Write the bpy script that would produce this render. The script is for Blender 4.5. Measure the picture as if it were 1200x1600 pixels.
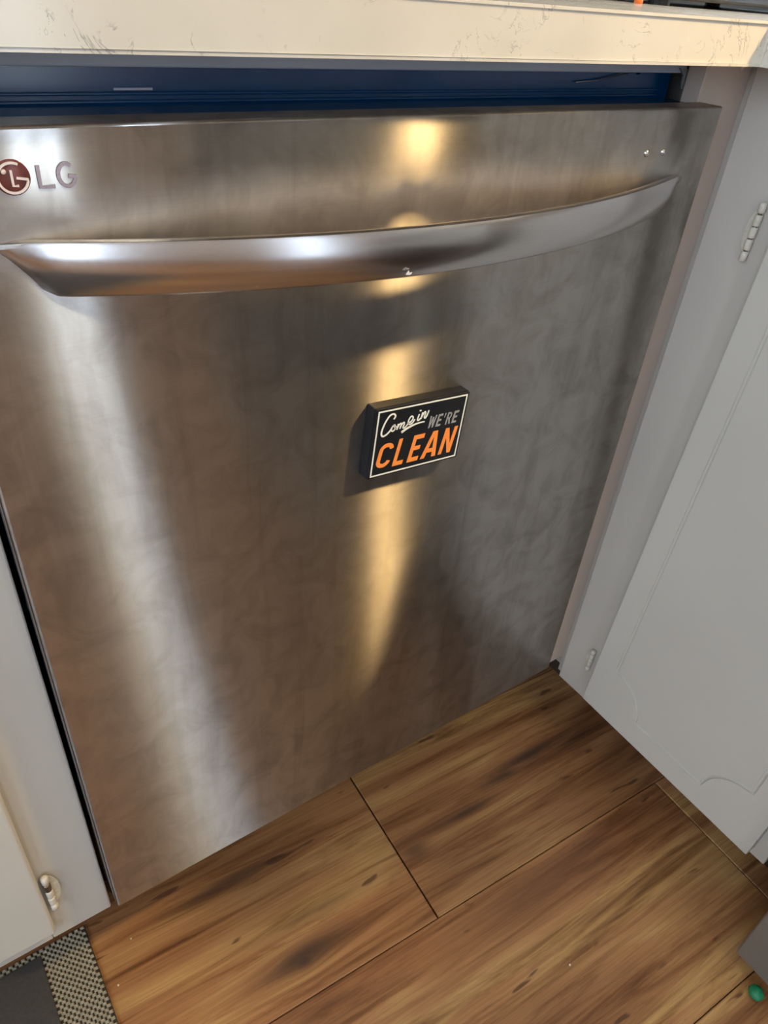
import bpy, bmesh, math, random
from mathutils import Vector, Matrix
random.seed(7)
for o in list(bpy.data.objects): bpy.data.objects.remove(o)
scene = bpy.context.scene
COL = scene.collection
PI = math.pi

# ------------------------------------------------------------------ camera
cam_data = bpy.data.cameras.new('camera')
cam_data.sensor_fit = 'HORIZONTAL'; cam_data.sensor_width = 36.0
cam_data.lens = 1146.41 * 36.0 / 1200.0
cam_data.clip_start = 0.01
cam = bpy.data.objects.new('camera', cam_data); COL.objects.link(cam)
cam.matrix_world = Matrix((
    (0.8194924, 0.2892564, -0.4947352, -0.0310),
    (-0.5679531, 0.5252428, -0.6336791, -0.4054),
    (0.0765604, 0.8002816, 0.5947166, 0.9176),
    (0, 0, 0, 1)))
scene.camera = cam

# ------------------------------------------------------------------ world, light, exposure
SKY_STRENGTH = 12.0
CEILING_LAMP = 140.0
HOOD_LAMP = 820.0
EXPOSURE = -0.2
world = bpy.data.worlds.new('sky'); scene.world = world
world.use_nodes = True
wn = world.node_tree.nodes; wl = world.node_tree.links
bg = wn['Background']; bg.inputs['Color'].default_value = (0.68, 0.83, 1.0, 1); bg.inputs['Strength'].default_value = SKY_STRENGTH
vs = scene.view_settings
vs.view_transform = 'Standard'; vs.look = 'None'; vs.exposure = EXPOSURE; vs.gamma = 1.0; vs.use_curve_mapping = False

def portal(name, loc, rot, sx, sy):
    d = bpy.data.lights.new(name, 'AREA'); d.shape = 'RECTANGLE'; d.size = sx; d.size_y = sy
    d.cycles.is_portal = True
    o = bpy.data.objects.new(name, d); COL.objects.link(o); o.location = loc; o.rotation_euler = rot
portal('sky_portal_side', (-1.93, -1.175, 1.52), (0, -PI/2, 0), 1.2, 1.45)
portal('sky_portal_corner', (1.33, 0.08, 1.415), (0, PI/2, 0), 0.97, 0.84)
portal('sky_portal_sidelight', (0.63, -2.73, 1.08), (PI/2, 0, 0), 0.26, 2.0)
portal('sky_portal_door', (-1.25, -2.73, 1.08), (PI/2, 0, 0), 0.4, 2.0)

# ------------------------------------------------------------------ materials
def lin(c):
    return tuple(((v/255)/12.92 if v/255 <= 0.04045 else ((v/255+0.055)/1.055)**2.4) for v in c) + (1,)

def newmat(name):
    m = bpy.data.materials.new(name); m.use_nodes = True
    return m, m.node_tree.nodes, m.node_tree.links, m.node_tree.nodes['Principled BSDF']

def N(nodes, typ, **kw):
    n = nodes.new(typ)
    for k, v in kw.items(): setattr(n, k, v)
    return n

def ramp(nodes, stops, interp='LINEAR'):
    r = nodes.new('ShaderNodeValToRGB'); cr = r.color_ramp; cr.interpolation = interp
    while len(cr.elements) < len(stops): cr.elements.new(0.5)
    for e, (p, c) in zip(cr.elements, stops): e.position = p; e.color = c if len(c) == 4 else tuple(c)+(1,)
    return r

def coords(nodes, links, scale=(1,1,1), kind='Object', loc=(0,0,0)):
    tc = nodes.new('ShaderNodeTexCoord'); mp = nodes.new('ShaderNodeMapping')
    mp.inputs['Scale'].default_value = scale; mp.inputs['Location'].default_value = loc
    links.new(tc.outputs[kind], mp.inputs['Vector']); return mp

def noise(nodes, links, vec, scale, detail=3, rough=0.5, dist=0.0):
    n = nodes.new('ShaderNodeTexNoise'); n.inputs['Scale'].default_value = scale; n.inputs['Detail'].default_value = detail
    n.inputs['Roughness'].default_value = rough; n.inputs['Distortion'].default_value = dist
    links.new(vec.outputs[0], n.inputs['Vector']); return n

def math_node(nodes, links, op, a, b=None, clamp=False):
    n = nodes.new('ShaderNodeMath'); n.operation = op; n.use_clamp = clamp
    for i, v in enumerate((a, b)):
        if v is None: continue
        if isinstance(v, (int, float)): n.inputs[i].default_value = v
        else: links.new(v, n.inputs[i])
    return n.outputs[0]

def mixcol(nodes, links, fac, a, b, mode='MIX'):
    n = nodes.new('ShaderNodeMix'); n.data_type = 'RGBA'; n.blend_type = mode
    if isinstance(fac, (int, float)): n.inputs[0].default_value = fac
    else: links.new(fac, n.inputs[0])
    for i, v in ((6, a), (7, b)):
        if isinstance(v, tuple): n.inputs[i].default_value = v
        else: links.new(v, n.inputs[i])
    return n.outputs[2]

def bump(nodes, links, height, strength, dist, bs):
    b = nodes.new('ShaderNodeBump'); b.inputs['Strength'].default_value = strength; b.inputs['Distance'].default_value = dist
    links.new(height, b.inputs['Height']); links.new(b.outputs[0], bs.inputs['Normal']); return b

def simple(name, col, rough=0.5, metal=0.0, var=0.06, scale=20, spec=0.5, bumpd=0.0, coat=0.0):
    m, n, l, bs = newmat(name)
    mp = coords(n, l); nz = noise(n, l, mp, scale, 4)
    dark = tuple(c*(1-var*2) for c in col[:3])+(1,); lite = tuple(min(1, c*(1+var)) for c in col[:3])+(1,)
    r = ramp(n, [(0.3, dark), (0.7, lite)]); l.new(nz.outputs[0], r.inputs[0]); l.new(r.outputs[0], bs.inputs['Base Color'])
    bs.inputs['Roughness'].default_value = rough; bs.inputs['Metallic'].default_value = metal
    bs.inputs['Specular IOR Level'].default_value = spec; bs.inputs['Coat Weight'].default_value = coat
    if bumpd: bump(n, l, nz.outputs[0], 0.5, bumpd, bs)
    return m

def emitter(name, col, strength):
    m, n, l, bs = newmat(name)
    bs.inputs['Base Color'].default_value = (0.8, 0.8, 0.8, 1)
    bs.inputs['Emission Color'].default_value = col; bs.inputs['Emission Strength'].default_value = strength
    return m

STEEL_WIDE_R, STEEL_WIDE_A = 0.29, 0.845
STEEL_TIGHT_R, STEEL_TIGHT_A = 0.15, 0.74
STEEL_FILM = 0.18
def steel_door():
    m, n, l, bs = newmat('brushed_steel_door')
    mp = coords(n, l)
    # blotchy water stains, vertical drips and very fine horizontal brushing
    blot = noise(n, l, mp, 26, 5, 0.62, 0.9)
    mpd = coords(n, l, (1, 1, 0.10)); drip = noise(n, l, mpd, 42, 4, 0.6, 0.4)
    mpb = coords(n, l, (0.02, 1, 1)); brush = noise(n, l, mpb, 1100, 2, 0.6)
    big = noise(n, l, mp, 5.5, 3, 0.55, 0.3)
    stain = ramp(n, [(0.28, (0,0,0)), (0.58, (1,1,1))]); l.new(blot.outputs[0], stain.inputs[0])
    drr = ramp(n, [(0.50, (0,0,0)), (0.66, (1,1,1))]); l.new(drip.outputs[0], drr.inputs[0])
    c1 = mixcol(n, l, stain.outputs[0], lin((166,160,155)), lin((190,185,180)))
    c2 = mixcol(n, l, math_node(n, l, 'MULTIPLY', drr.outputs[0], 0.34), c1, lin((148,141,136)))
    br = ramp(n, [(0.25, (0.86,0.86,0.86)), (0.75, (1,1,1))]); l.new(brush.outputs[0], br.inputs[0])
    c3 = mixcol(n, l, 0.45, c2, br.outputs[0], 'MULTIPLY')
    # specks
    vor = n.new('ShaderNodeTexVoronoi'); vor.inputs['Scale'].default_value = 46; l.new(mp.outputs[0], vor.inputs['Vector'])
    sp = ramp(n, [(0.0, (1,1,1)), (0.045, (0,0,0))]); l.new(vor.outputs['Distance'], sp.inputs[0])
    keep = ramp(n, [(0.60, (0,0,0)), (0.66, (1,1,1))]); l.new(vor.outputs['Color'], keep.inputs[0])
    spk = math_node(n, l, 'MULTIPLY', sp.outputs[0], keep.outputs[0])
    c4 = mixcol(n, l, math_node(n, l, 'MULTIPLY', spk, 0.55), c3, lin((96,88,82)))
    # horizontal brushing: reflections stay crisp sideways and smear far up and down (two lobes)
    tg = n.new('ShaderNodeTangent'); tg.direction_type = 'UV_MAP'; tg.uv_map = 'UVMap'
    mpw = coords(n, l, (1, 1, 0.35)); wav = noise(n, l, mpw, 7, 2, 0.4)
    h = wav.outputs[0]
    bp_ = n.new('ShaderNodeBump'); bp_.inputs['Strength'].default_value = 0.08; bp_.inputs['Distance'].default_value = 0.006
    l.new(h, bp_.inputs['Height'])
    lobes = []
    for r0, an in ((STEEL_WIDE_R, STEEL_WIDE_A), (STEEL_TIGHT_R, STEEL_TIGHT_A)):
        g = n.new('ShaderNodeBsdfAnisotropic'); g.distribution = 'MULTI_GGX'
        g.inputs['Anisotropy'].default_value = an
        rr = math_node(n, l, 'ADD', math_node(n, l, 'ADD', math_node(n, l, 'MULTIPLY', stain.outputs[0], -0.03), math_node(n, l, 'MULTIPLY', big.outputs[0], 0.06)), r0)
        l.new(math_node(n, l, 'ADD', rr, math_node(n, l, 'MULTIPLY', spk, 0.2)), g.inputs['Roughness'])
        l.new(c4, g.inputs['Color']); l.new(tg.outputs[0], g.inputs['Tangent']); l.new(bp_.outputs[0], g.inputs['Normal'])
        lobes.append(g)
    mx = n.new('ShaderNodeMixShader'); mx.inputs[0].default_value = 0.45
    l.new(lobes[0].outputs[0], mx.inputs[1]); l.new(lobes[1].outputs[0], mx.inputs[2])
    film = n.new('ShaderNodeBsdfAnisotropic'); film.distribution = 'MULTI_GGX'; film.inputs['Roughness'].default_value = 0.45
    l.new(c4, film.inputs['Color']); l.new(bp_.outputs[0], film.inputs['Normal'])     # greasy film
    mx2 = n.new('ShaderNodeMixShader'); 
    # finger grease gathers on the steel just above the handle, ragged towards the top
    sz = n.new('ShaderNodeSeparateXYZ'); l.new(mp.outputs[0], sz.inputs[0])
    rag = noise(n, l, coords(n, l, (1, 1, 0.5)), 30, 4, 0.6)
    zz = math_node(n, l, 'ADD', sz.outputs[2], math_node(n, l, 'MULTIPLY', math_node(n, l, 'SUBTRACT', rag.outputs[0], 0.5), -0.03))
    up = n.new('ShaderNodeMapRange'); up.inputs[1].default_value = 0.824; up.inputs[2].default_value = 0.800; l.new(zz, up.inputs[0])
    dn = n.new('ShaderNodeMapRange'); dn.inputs[1].default_value = 0.772; dn.inputs[2].default_value = 0.786; l.new(zz, dn.inputs[0])
    grease = math_node(n, l, 'MULTIPLY', up.outputs[0], dn.outputs[0])
    l.new(math_node(n, l, 'ADD', math_node(n, l, 'MULTIPLY', grease, 0.84), STEEL_FILM), mx2.inputs[0])
    l.new(mx.outputs[0], mx2.inputs[1]); l.new(film.outputs[0], mx2.inputs[2])
    n.remove(bs); l.new(mx2.outputs[0], n['Material Output'].inputs['Surface'])
    return m

def steel_satin(name, col=(196,192,190), rough=0.32):
    m, n, l, bs = newmat(name)
    mp = coords(n, l, (0.03, 1, 1)); br = noise(n, l, mp, 1500, 2)
    mp2 = coords(n, l); bl = noise(n, l, mp2, 18, 4)
    r = ramp(n, [(0.3, tuple(c*0.93 for c in lin(col)[:3])), (0.7, lin(col))]); l.new(br.outputs[0], r.inputs[0])
    l.new(r.outputs[0], bs.inputs['Base Color']); bs.inputs['Metallic'].default_value = 1.0
    rr = math_node(n, l, 'ADD', math_node(n, l, 'MULTIPLY', bl.outputs[0], 0.10), rough-0.05); l.new(rr, bs.inputs['Roughness'])
    return m

def quartz():
    m, n, l, bs = newmat('cream_quartz')
    mp = coords(n, l)
    base = noise(n, l, mp, 9, 4); b = ramp(n, [(0.35, lin((204,198,186))), (0.65, lin((216,210,198)))]); l.new(base.outputs[0], b.inputs[0])
    vein = noise(n, l, mp, 26, 5, 0.62, 1.6)
    d = math_node(n, l, 'ABSOLUTE', math_node(n, l, 'SUBTRACT', vein.outputs[0], 0.5))
    vr = ramp(n, [(0.0, (1,1,1)), (0.012, (0,0,0))]); l.new(d, vr.inputs[0])
    msk = noise(n, l, mp, 34, 3, 0.6); mr = ramp(n, [(0.50, (0,0,0)), (0.58, (1,1,1))]); l.new(msk.outputs[0], mr.inputs[0])
    v = math_node(n, l, 'MULTIPLY', vr.outputs[0], mr.outputs[0])
    c = mixcol(n, l, math_node(n, l, 'MULTIPLY', v, 0.75), b.outputs[0], lin((138,134,130)))
    l.new(c, bs.inputs['Base Color']); bs.inputs['Roughness'].default_value = 0.16
    return m

def painted(name, col):
    m, n, l, bs = newmat(name)
    mp = coords(n, l); nz = noise(n, l, mp, 3.2, 4); fine = noise(n, l, mp, 160, 3)
    c = lin(col); a = tuple(v*0.93 for v in c[:3])
    r = ramp(n, [(0.35, a), (0.65, c)]); l.new(nz.outputs[0], r.inputs[0]); l.new(r.outputs[0], bs.inputs['Base Color'])
    bs.inputs['Roughness'].default_value = 0.42
    bump(n, l, fine.outputs[0], 0.12, 0.0006, bs)
    return m

def wood(name, knots=(), tint=1.0, seed=0.0):
    """laminate plank; object x runs along the plank. knots: (x, y, rx, ry, strength)"""
    m, n, l, bs = newmat(name)
    tc = n.new('ShaderNodeTexCoord'); oi = n.new('ShaderNodeObjectInfo')
    off = n.new('ShaderNodeCombineXYZ')
    l.new(math_node(n, l, 'ADD', math_node(n, l, 'MULTIPLY', oi.outputs['Random'], 23.0), seed), off.inputs[0])
    l.new(math_node(n, l, 'MULTIPLY', oi.outputs['Random'], 7.0), off.inputs[1])
    sep = n.new('ShaderNodeSeparateXYZ'); l.new(tc.outputs['Object'], sep.inputs[0])
    X, Y = sep.outputs[0], sep.outputs[1]
    warp = None; dark = None
    for (kx, ky, rx, ry, s) in knots:
        dx = math_node(n, l, 'DIVIDE', math_node(n, l, 'SUBTRACT', X, kx), rx)
        dy = math_node(n, l, 'DIVIDE', math_node(n, l, 'SUBTRACT', Y, ky), ry)
        d2 = math_node(n, l, 'ADD', math_node(n, l, 'MULTIPLY', dx, dx), math_node(n, l, 'MULTIPLY', dy, dy))
        g = math_node(n, l, 'EXPONENT', math_node(n, l, 'MULTIPLY', d2, -1.0))
        wv = math_node(n, l, 'MULTIPLY', math_node(n, l, 'MULTIPLY', g, dy), -0.55*ry)
        warp = wv if warp is None else math_node(n, l, 'ADD', warp, wv)
        g2 = math_node(n, l, 'MULTIPLY', math_node(n, l, 'EXPONENT', math_node(n, l, 'MULTIPLY', d2, -2.2)), s)
        dark = g2 if dark is None else math_node(n, l, 'MAXIMUM', dark, g2)
    Y2 = Y if warp is None else math_node(n, l, 'ADD', Y, warp)
    cmb = n.new('ShaderNodeCombineXYZ'); l.new(X, cmb.inputs[0]); l.new(Y2, cmb.inputs[1])
    add = n.new('ShaderNodeVectorMath'); add.operation = 'ADD'; l.new(cmb.outputs[0], add.inputs[0]); l.new(off.outputs[0], add.inputs[1])
    def mapped(sc):
        mp = n.new('ShaderNodeMapping'); mp.inputs['Scale'].default_value = sc; l.new(add.outputs[0], mp.inputs['Vector']); return mp
    broad = noise(n, l, mapped((1.5, 13, 1)), 1.0, 4, 0.55, 0.55)
    streak = noise(n, l, mapped((3.0, 48, 1)), 1.0, 8, 0.68, 0.9)
    grain = noise(n, l, mapped((5, 300, 1)), 1.0, 4, 0.65, 0.4)
    flecks = noise(n, l, mapped((13, 75, 1)), 1.0, 2, 0.5, 0.3)
    t = tint
    base = ramp(n, [(0.30, lin((112*t,74*t,50*t))), (0.42, lin((150*t,104*t,68*t))), (0.52, lin((172*t,124*t,82*t))), (0.60, lin((192*t,150*t,98*t))), (0.72, lin((162*t,116*t,82*t)))])
    l.new(broad.outputs[0], base.inputs[0])
    st = ramp(n, [(0.28, lin((110,80,58))), (0.40, lin((190,174,160))), (0.52, lin((244,240,236))), (0.7, (1,1,1))]); l.new(streak.outputs[0], st.inputs[0])
    c = mixcol(n, l, 0.85, base.outputs[0], st.outputs[0], 'MULTIPLY')
    gr = ramp(n, [(0.35, (0.70,0.67,0.64)), (0.60, (1.0,1.0,1.0))]); l.new(grain.outputs[0], gr.inputs[0])
    c = mixcol(n, l, 0.8, c, gr.outputs[0], 'MULTIPLY')
    fl = ramp(n, [(0.69, (0,0,0)), (0.73, (1,1,1))]); l.new(flecks.outputs[0], fl.inputs[0])
    c = mixcol(n, l, math_node(n, l, 'MULTIPLY', fl.outputs[0], 0.75), c, lin((78,50,34)))
    if dark is not None:
        dd = math_node(n, l, 'MULTIPLY', dark, math_node(n, l, 'ADD', math_node(n, l, 'MULTIPLY', streak.outputs[0], -1.6), 1.75), True)
        c = mixcol(n, l, dd, c, lin((74,52,40)))
    l.new(c, bs.inputs['Base Color'])
    bs.inputs['Roughness'].default_value = 0.38; bs.inputs['Specular IOR Level'].default_value = 0.4
    bump(n, l, grain.outputs[0], 0.15, 0.0006, bs)
    return m

M = {}
M['steel'] = steel_door()
M['handle'] = steel_satin('satin_handle_steel', (205,201,201), 0.22)
M['edge_steel'] = steel_satin('folded_edge_steel', (150,150,155), 0.35)
M['chrome'] = simple('chrome', lin((205,205,205)), 0.12, 1.0, 0.03)
M['navy_plastic'] = simple('navy_black_plastic', lin((0,64,112)), 0.22, 0, 0.1, spec=0.7)
M['black_plastic'] = simple('black_plastic', lin((20,20,22)), 0.35, 0, 0.1)
M['strip'] = simple('grey_strip', lin((178,182,194)), 0.5, 0, 0.06)
M['quartz'] = quartz()
M['paint'] = painted('offwhite_cabinet_paint', (204,199,189))
M['paint_frame'] = painted('offwhite_frame_paint', (198,191,181))
M['filler'] = painted('filler_paint_warm_light', (206,190,178))  # filler paint with the pink of warm light mixed into its base colour
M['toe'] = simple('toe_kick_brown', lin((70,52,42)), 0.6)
M['hinge'] = simple('painted_hinge', lin((214,206,190)), 0.3, 0, 0.08, 200)
M['hinge_metal'] = simple('bare_hinge_metal', lin((120,108,92)), 0.35, 0.8, 0.1, 200)
M['wall'] = simple('beige_wall', lin((196,176,158)), 0.8, 0, 0.03, 3)
M['wall_cool'] = simple('grey_wall', lin((190,188,182)), 0.8, 0, 0.03, 3)
M['ceiling'] = simple('white_ceiling', lin((228,224,214)), 0.9, 0, 0.03, 4)
M['sub'] = simple('dark_subfloor', lin((52,36,26)), 0.8)
M['frame'] = simple('white_window_frame', lin((225,225,222)), 0.4)
M['weave'] = simple('greige_thread', lin((166,156,136)), 0.65, 0, 0.16, 500)
M['weave_base'] = simple('dark_thread', lin((52,46,38)), 0.8, 0, 0.1, 300)
M['rug_center'] = simple('charcoal_mat', lin((66,62,60)), 0.7, 0, 0.1, 300, bumpd=0.0004)
M['range'] = simple('grey_range_enamel', lin((120,114,106)), 0.4, 0.15, 0.04)
M['range_steel'] = steel_satin('range_steel', (178,172,160), 0.36)
M['glass_black'] = simple('black_oven_glass', lin((10,10,12)), 0.2, 0, 0.05, spec=0.35)
M['green'] = simple('green_rubber', lin((24,128,84)), 0.5, 0, 0.1, 100)
M['orange'] = simple('orange_plastic', lin((238,120,50)), 0.4)
M['mag_black'] = simple('sign_black', lin((14,17,22)), 0.45, 0, 0.1)
M['mag_side'] = simple('sign_case_black', lin((18,22,30)), 0.28, 0, 0.1)
M['print_white'] = simple('print_white', lin((240,238,226)), 0.5, 0, 0.02)
M['print_grey'] = simple('print_grey', lin((150,150,147)), 0.5, 0, 0.02)
M['print_orange'] = simple('print_orange', lin((250,146,66)), 0.5, 0, 0.02)
M['emblem_red'] = simple('emblem_red', lin((122,70,66)), 0.25, 0.4, 0.08, 300)
M['emblem_pale'] = simple('emblem_pale', lin((236,220,212)), 0.3, 0.2, 0.03)
M['letter'] = steel_satin('letter_steel_red_reflection', (158,140,140), 0.25)  # chrome letters, their dark reddish reflection put into the base colour
M['torn'] = simple('torn_grey_tape', lin((140,142,146)), 0.7, 0, 0.15, 120)
M['flake'] = simple('white_flake', lin((226,222,216)), 0.7)
M['crumb'] = simple('crumb', lin((230,222,205)), 0.7)
M['lamp_body'] = simple('lamp_white_metal', lin((215,215,212)), 0.4)
M['lamp_glow'] = emitter('lamp_glow', (1.0, 0.95, 0.72, 1), CEILING_LAMP)
M['hood_glow'] = emitter('hood_glow', (1.0, 0.67, 0.28, 1), HOOD_LAMP)

def glass():
    m, n, l, bs = newmat('window_glass')
    tr = n.new('ShaderNodeBsdfTransparent'); gl = n.new('ShaderNodeBsdfGlossy'); gl.inputs['Roughness'].default_value = 0.02
    mx = n.new('ShaderNodeMixShader'); mx.inputs[0].default_value = 0.06
    l.new(tr.outputs[0], mx.inputs[1]); l.new(gl.outputs[0], mx.inputs[2])
    l.new(mx.outputs[0], n['Material Output'].inputs['Surface']); return m
M['glass'] = glass()

# ------------------------------------------------------------------ geometry helpers
def link_mesh(name, bm, mat, parent=None, smooth=False):
    me = bpy.data.meshes.new(name); bmesh.ops.recalc_face_normals(bm, faces=bm.faces); bm.to_mesh(me); bm.free()
    o = bpy.data.objects.new(name, me); COL.objects.link(o); me.materials.append(mat)
    if smooth:
        for p in me.polygons: p.use_smooth = True
    if parent is not None: o.parent = parent
    return o

def tag(o, label=None, cat=None, group=None, kind=None):
    if label: o['label'] = label
    if cat: o['category'] = cat
    if group: o['group'] = group
    if kind: o['kind'] = kind
    return o

def empty(name, loc, label, cat, group=None, rot=(0,0,0)):
    o = bpy.data.objects.new(name, None); COL.objects.link(o); o.location = loc; o.rotation_euler = rot
    o.empty_display_size = 0.05
    return tag(o, label, cat, group)

def add_box(bm, a, b, bev=0.0, seg=2, only=None):
    lo = [min(a[i], b[i]) for i in range(3)]; hi = [max(a[i], b[i]) for i in range(3)]
    vs_ = [bm.verts.new((x, y, z)) for x in (lo[0], hi[0]) for y in (lo[1], hi[1]) for z in (lo[2], hi[2])]
    fs = [(0,1,3,2), (4,6,7,5), (0,4,5,1), (2,3,7,6), (0,2,6,4), (1,5,7,3)]
    faces = [bm.faces.new([vs_[i] for i in f]) for f in fs]
    if bev:
        edges = set(e for f in faces for e in f.edges)
        if only: edges = [e for e in edges if only(e)]
        bmesh.ops.bevel(bm, geom=list(edges), offset=bev, segments=seg, affect='EDGES', profile=0.5)

def box(name, a, b, mat, parent=None, bev=0.0, seg=2):
    """a, b in the parent's local space"""
    bm = bmesh.new(); add_box(bm, a, b, bev, seg); return link_mesh(name, bm, mat, parent, smooth=False)

def add_prism(bm, pts, to3, thick_vec, inset=0.0, ins_h=0.0):
    """pts 2D polygon -> 3D by to3; extruded by thick_vec (Vector)."""
    a = [bm.verts.new(to3(p)) for p in pts]; b = [bm.verts.new(Vector(to3(p))+thick_vec) for p in pts]
    k = len(pts)
    bm.faces.new(a[::-1]); bm.faces.new(b)
    for i in range(k): bm.faces.new((a[i], a[(i+1)%k], b[(i+1)%k], b[i]))

def add_tube(bm, pts, r, seg=10, closed=False):
    pts = [Vector(p) for p in pts]; rings = []
    k = len(pts)
    for i, p in enumerate(pts):
        if closed: t = pts[(i+1) % k]-pts[i-1]
        else: t = pts[min(i+1, k-1)]-pts[max(i-1, 0)]
        t.normalize()
        ref = Vector((1,0,0)) if abs(t.x) < 0.9 else Vector((0,0,1))
        u = t.cross(ref).normalized(); v = t.cross(u)
        rr = r[i] if isinstance(r, (list, tuple)) else r
        rings.append([bm.verts.new(p+u*rr*math.cos(2*PI*j/seg)+v*rr*math.sin(2*PI*j/seg)) for j in range(seg)])
    n_ = k if closed else k-1
    for i in range(n_):
        A, B = rings[i], rings[(i+1) % k]
        for j in range(seg): bm.faces.new((A[j], A[(j+1)%seg], B[(j+1)%seg], B[j]))
    if not closed: bm.faces.new(rings[0][::-1]); bm.faces.new(rings[-1])

def tube(name, pts, r, mat, parent=None, seg=12):
    bm = bmesh.new(); add_tube(bm, pts, r, seg); return link_mesh(name, bm, mat, parent, True)

def add_dome(bm, c, axis, r, h, seg=20, rings=5):
    """a shallow dome / button sitting at c along axis"""
    axis = Vector(axis).normalized(); ref = Vector((0,0,1)) if abs(axis.z) < 0.9 else Vector((1,0,0))
    u = axis.cross(ref).normalized(); v = axis.cross(u); c = Vector(c); prev = None
    for k in range(rings):
        a = (PI/2)*k/rings
        ring = [bm.verts.new(c+axis*h*math.sin(a)+(u*math.cos(2*PI*j/seg)+v*math.sin(2*PI*j/seg))*r*math.cos(a)) for j in range(seg)]
        if prev:
            for j in range(seg): bm.faces.new((prev[j], prev[(j+1)%seg], ring[(j+1)%seg], ring[j]))
        else: bm.faces.new(ring[::-1])
        prev = ring
    top = bm.verts.new(c+axis*h)
    for j in range(seg): bm.faces.new((prev[j], prev[(j+1)%seg], top))

def arc(cx, cy, r, a0, a1, k=24, ry=None):
    ry = r if ry is None else ry
    return [(cx+r*math.cos(math.radians(a0+(a1-a0)*i/k)), cy+ry*math.sin(math.radians(a0+(a1-a0)*i/k))) for i in range(k+1)]

def smooth_path(p, k=6):
    """Catmull-Rom through 2D points"""
    out = []
    for i in range(len(p)-1):
        p0 = p[max(i-1,0)]; p1 = p[i]; p2 = p[i+1]; p3 = p[min(i+2, len(p)-1)]
        for j in range(k):
            t = j/k
            out.append(tuple(0.5*((2*p1[d])+(-p0[d]+p2[d])*t+(2*p0[d]-5*p1[d]+4*p2[d]-p3[d])*t*t+(-p0[d]+3*p1[d]-3*p2[d]+p3[d])*t**3) for d in (0,1)))
    out.append(tuple(p[-1])); return out

def add_stroke(bm, path, w, to3, thick, closed=False):
    """flat ribbon of width w (number or list) along a 2D path, with a little relief"""
    k = len(path); L = []; R_ = []
    for i in range(k):
        a = path[(i-1) % k] if closed else path[max(i-1, 0)]; b = path[(i+1) % k] if closed else path[min(i+1, k-1)]
        tx, ty = b[0]-a[0], b[1]-a[1]; d = math.hypot(tx, ty) or 1; nx, ny = -ty/d, tx/d
        ww = (w[i] if isinstance(w, (list, tuple)) else w)/2
        if closed:  # mitre
            p, c, q = path[(i-1) % k], path[i], path[(i+1) % k]
            d1 = Vector((c[0]-p[0], c[1]-p[1])).normalized(); d2 = Vector((q[0]-c[0], q[1]-c[1])).normalized()
            nn = Vector((-d1.y-d2.y, d1.x+d2.x)).normalized(); ww = ww/max(0.4, nn.dot(Vector((-d1.y, d1.x)))); nx, ny = nn.x, nn.y
        L.append((path[i][0]+nx*ww, path[i][1]+ny*ww)); R_.append((path[i][0]-nx*ww, path[i][1]-ny*ww))
    l0 = [bm.verts.new(to3(p)) for p in L]; r0 = [bm.verts.new(to3(p)) for p in R_]
    l1 = [bm.verts.new(Vector(to3(p))+thick) for p in L]; r1 = [bm.verts.new(Vector(to3(p))+thick) for p in R_]
    for i in range(k if closed else k-1):
        j = (i+1) % k
        bm.faces.new((l1[i], l1[j], r1[j], r1[i])); bm.faces.new((l0[i], l0[j], l1[j], l1[i])); bm.faces.new((r1[i], r1[j], r0[j], r0[i]))
    if not closed:
        bm.faces.new((l0[0], l1[0], r1[0], r0[0])); bm.faces.new((l0[-1], r0[-1], r1[-1], l1[-1]))

# ------------------------------------------------------------------ the room
X0, X1, Y0, Y1, ZC = -1.9, 1.30, -2.7, 0.65, 2.45
floor = tag(box('floor', (X0, Y0, -0.04), (X1, Y1, -0.0085), M['sub']), 'dark subfloor under the wooden plank floor', kind='structure')
tag(box('ceiling', (X0, Y0, ZC), (X1, Y1, ZC+0.05), M['ceiling']), 'white ceiling', kind='structure')
def wall_with_hole(name, axis, pos, thick, u0, u1, hole, mat, label):
    bm = bmesh.new()
    def seg(ua, ub, za, zb):
        if ub-ua < 1e-4 or zb-za < 1e-4: return
        if axis == 'x': add_box(bm, (pos, ua, za), (pos+thick, ub, zb))
        else: add_box(bm, (ua, pos, za), (ub, pos+thick, zb))
    if hole:
        a, b, c, d = hole
        seg(u0, a, 0, ZC); seg(b, u1, 0, ZC); seg(a, b, 0, c); seg(a, b, d, ZC)
    else: seg(u0, u1, 0, ZC)
    return tag(link_mesh(name, bm, mat), label, kind='structure')
wall_with_hole('wall_back', 'y', Y1, 0.08, X0, X1, None, M['wall_cool'], 'pale wall behind the countertop')
wall_with_hole('wall_right', 'x', X1, 0.08, Y0, Y1, (-0.34, 0.5, 0.93, 1.9), M['wall_cool'], 'pale wall with a window past the range')
wall_with_hole('wall_left', 'x', X0-0.08, 0.08, Y0, Y1, (-1.9, -0.45, 0.92, 2.12), M['wall'], 'beige wall with a window')
bm = bmesh.new()
for (a_, b_, c_, d_) in ((X0, -1.45, 0, ZC), (-1.05, 0.50, 0, ZC), (0.76, X1, 0, ZC), (-1.45, -1.05, 0, 0.06), (-1.45, -1.05, 2.1, ZC), (0.50, 0.76, 0, 0.06), (0.50, 0.76, 2.1, ZC)):
    add_box(bm, (a_, Y0-0.08, c_), (b_, Y0, d_))
tag(link_mesh('wall_front', bm, M['wall']), 'beige wall with glazed doors behind the viewer', kind='structure')
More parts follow.
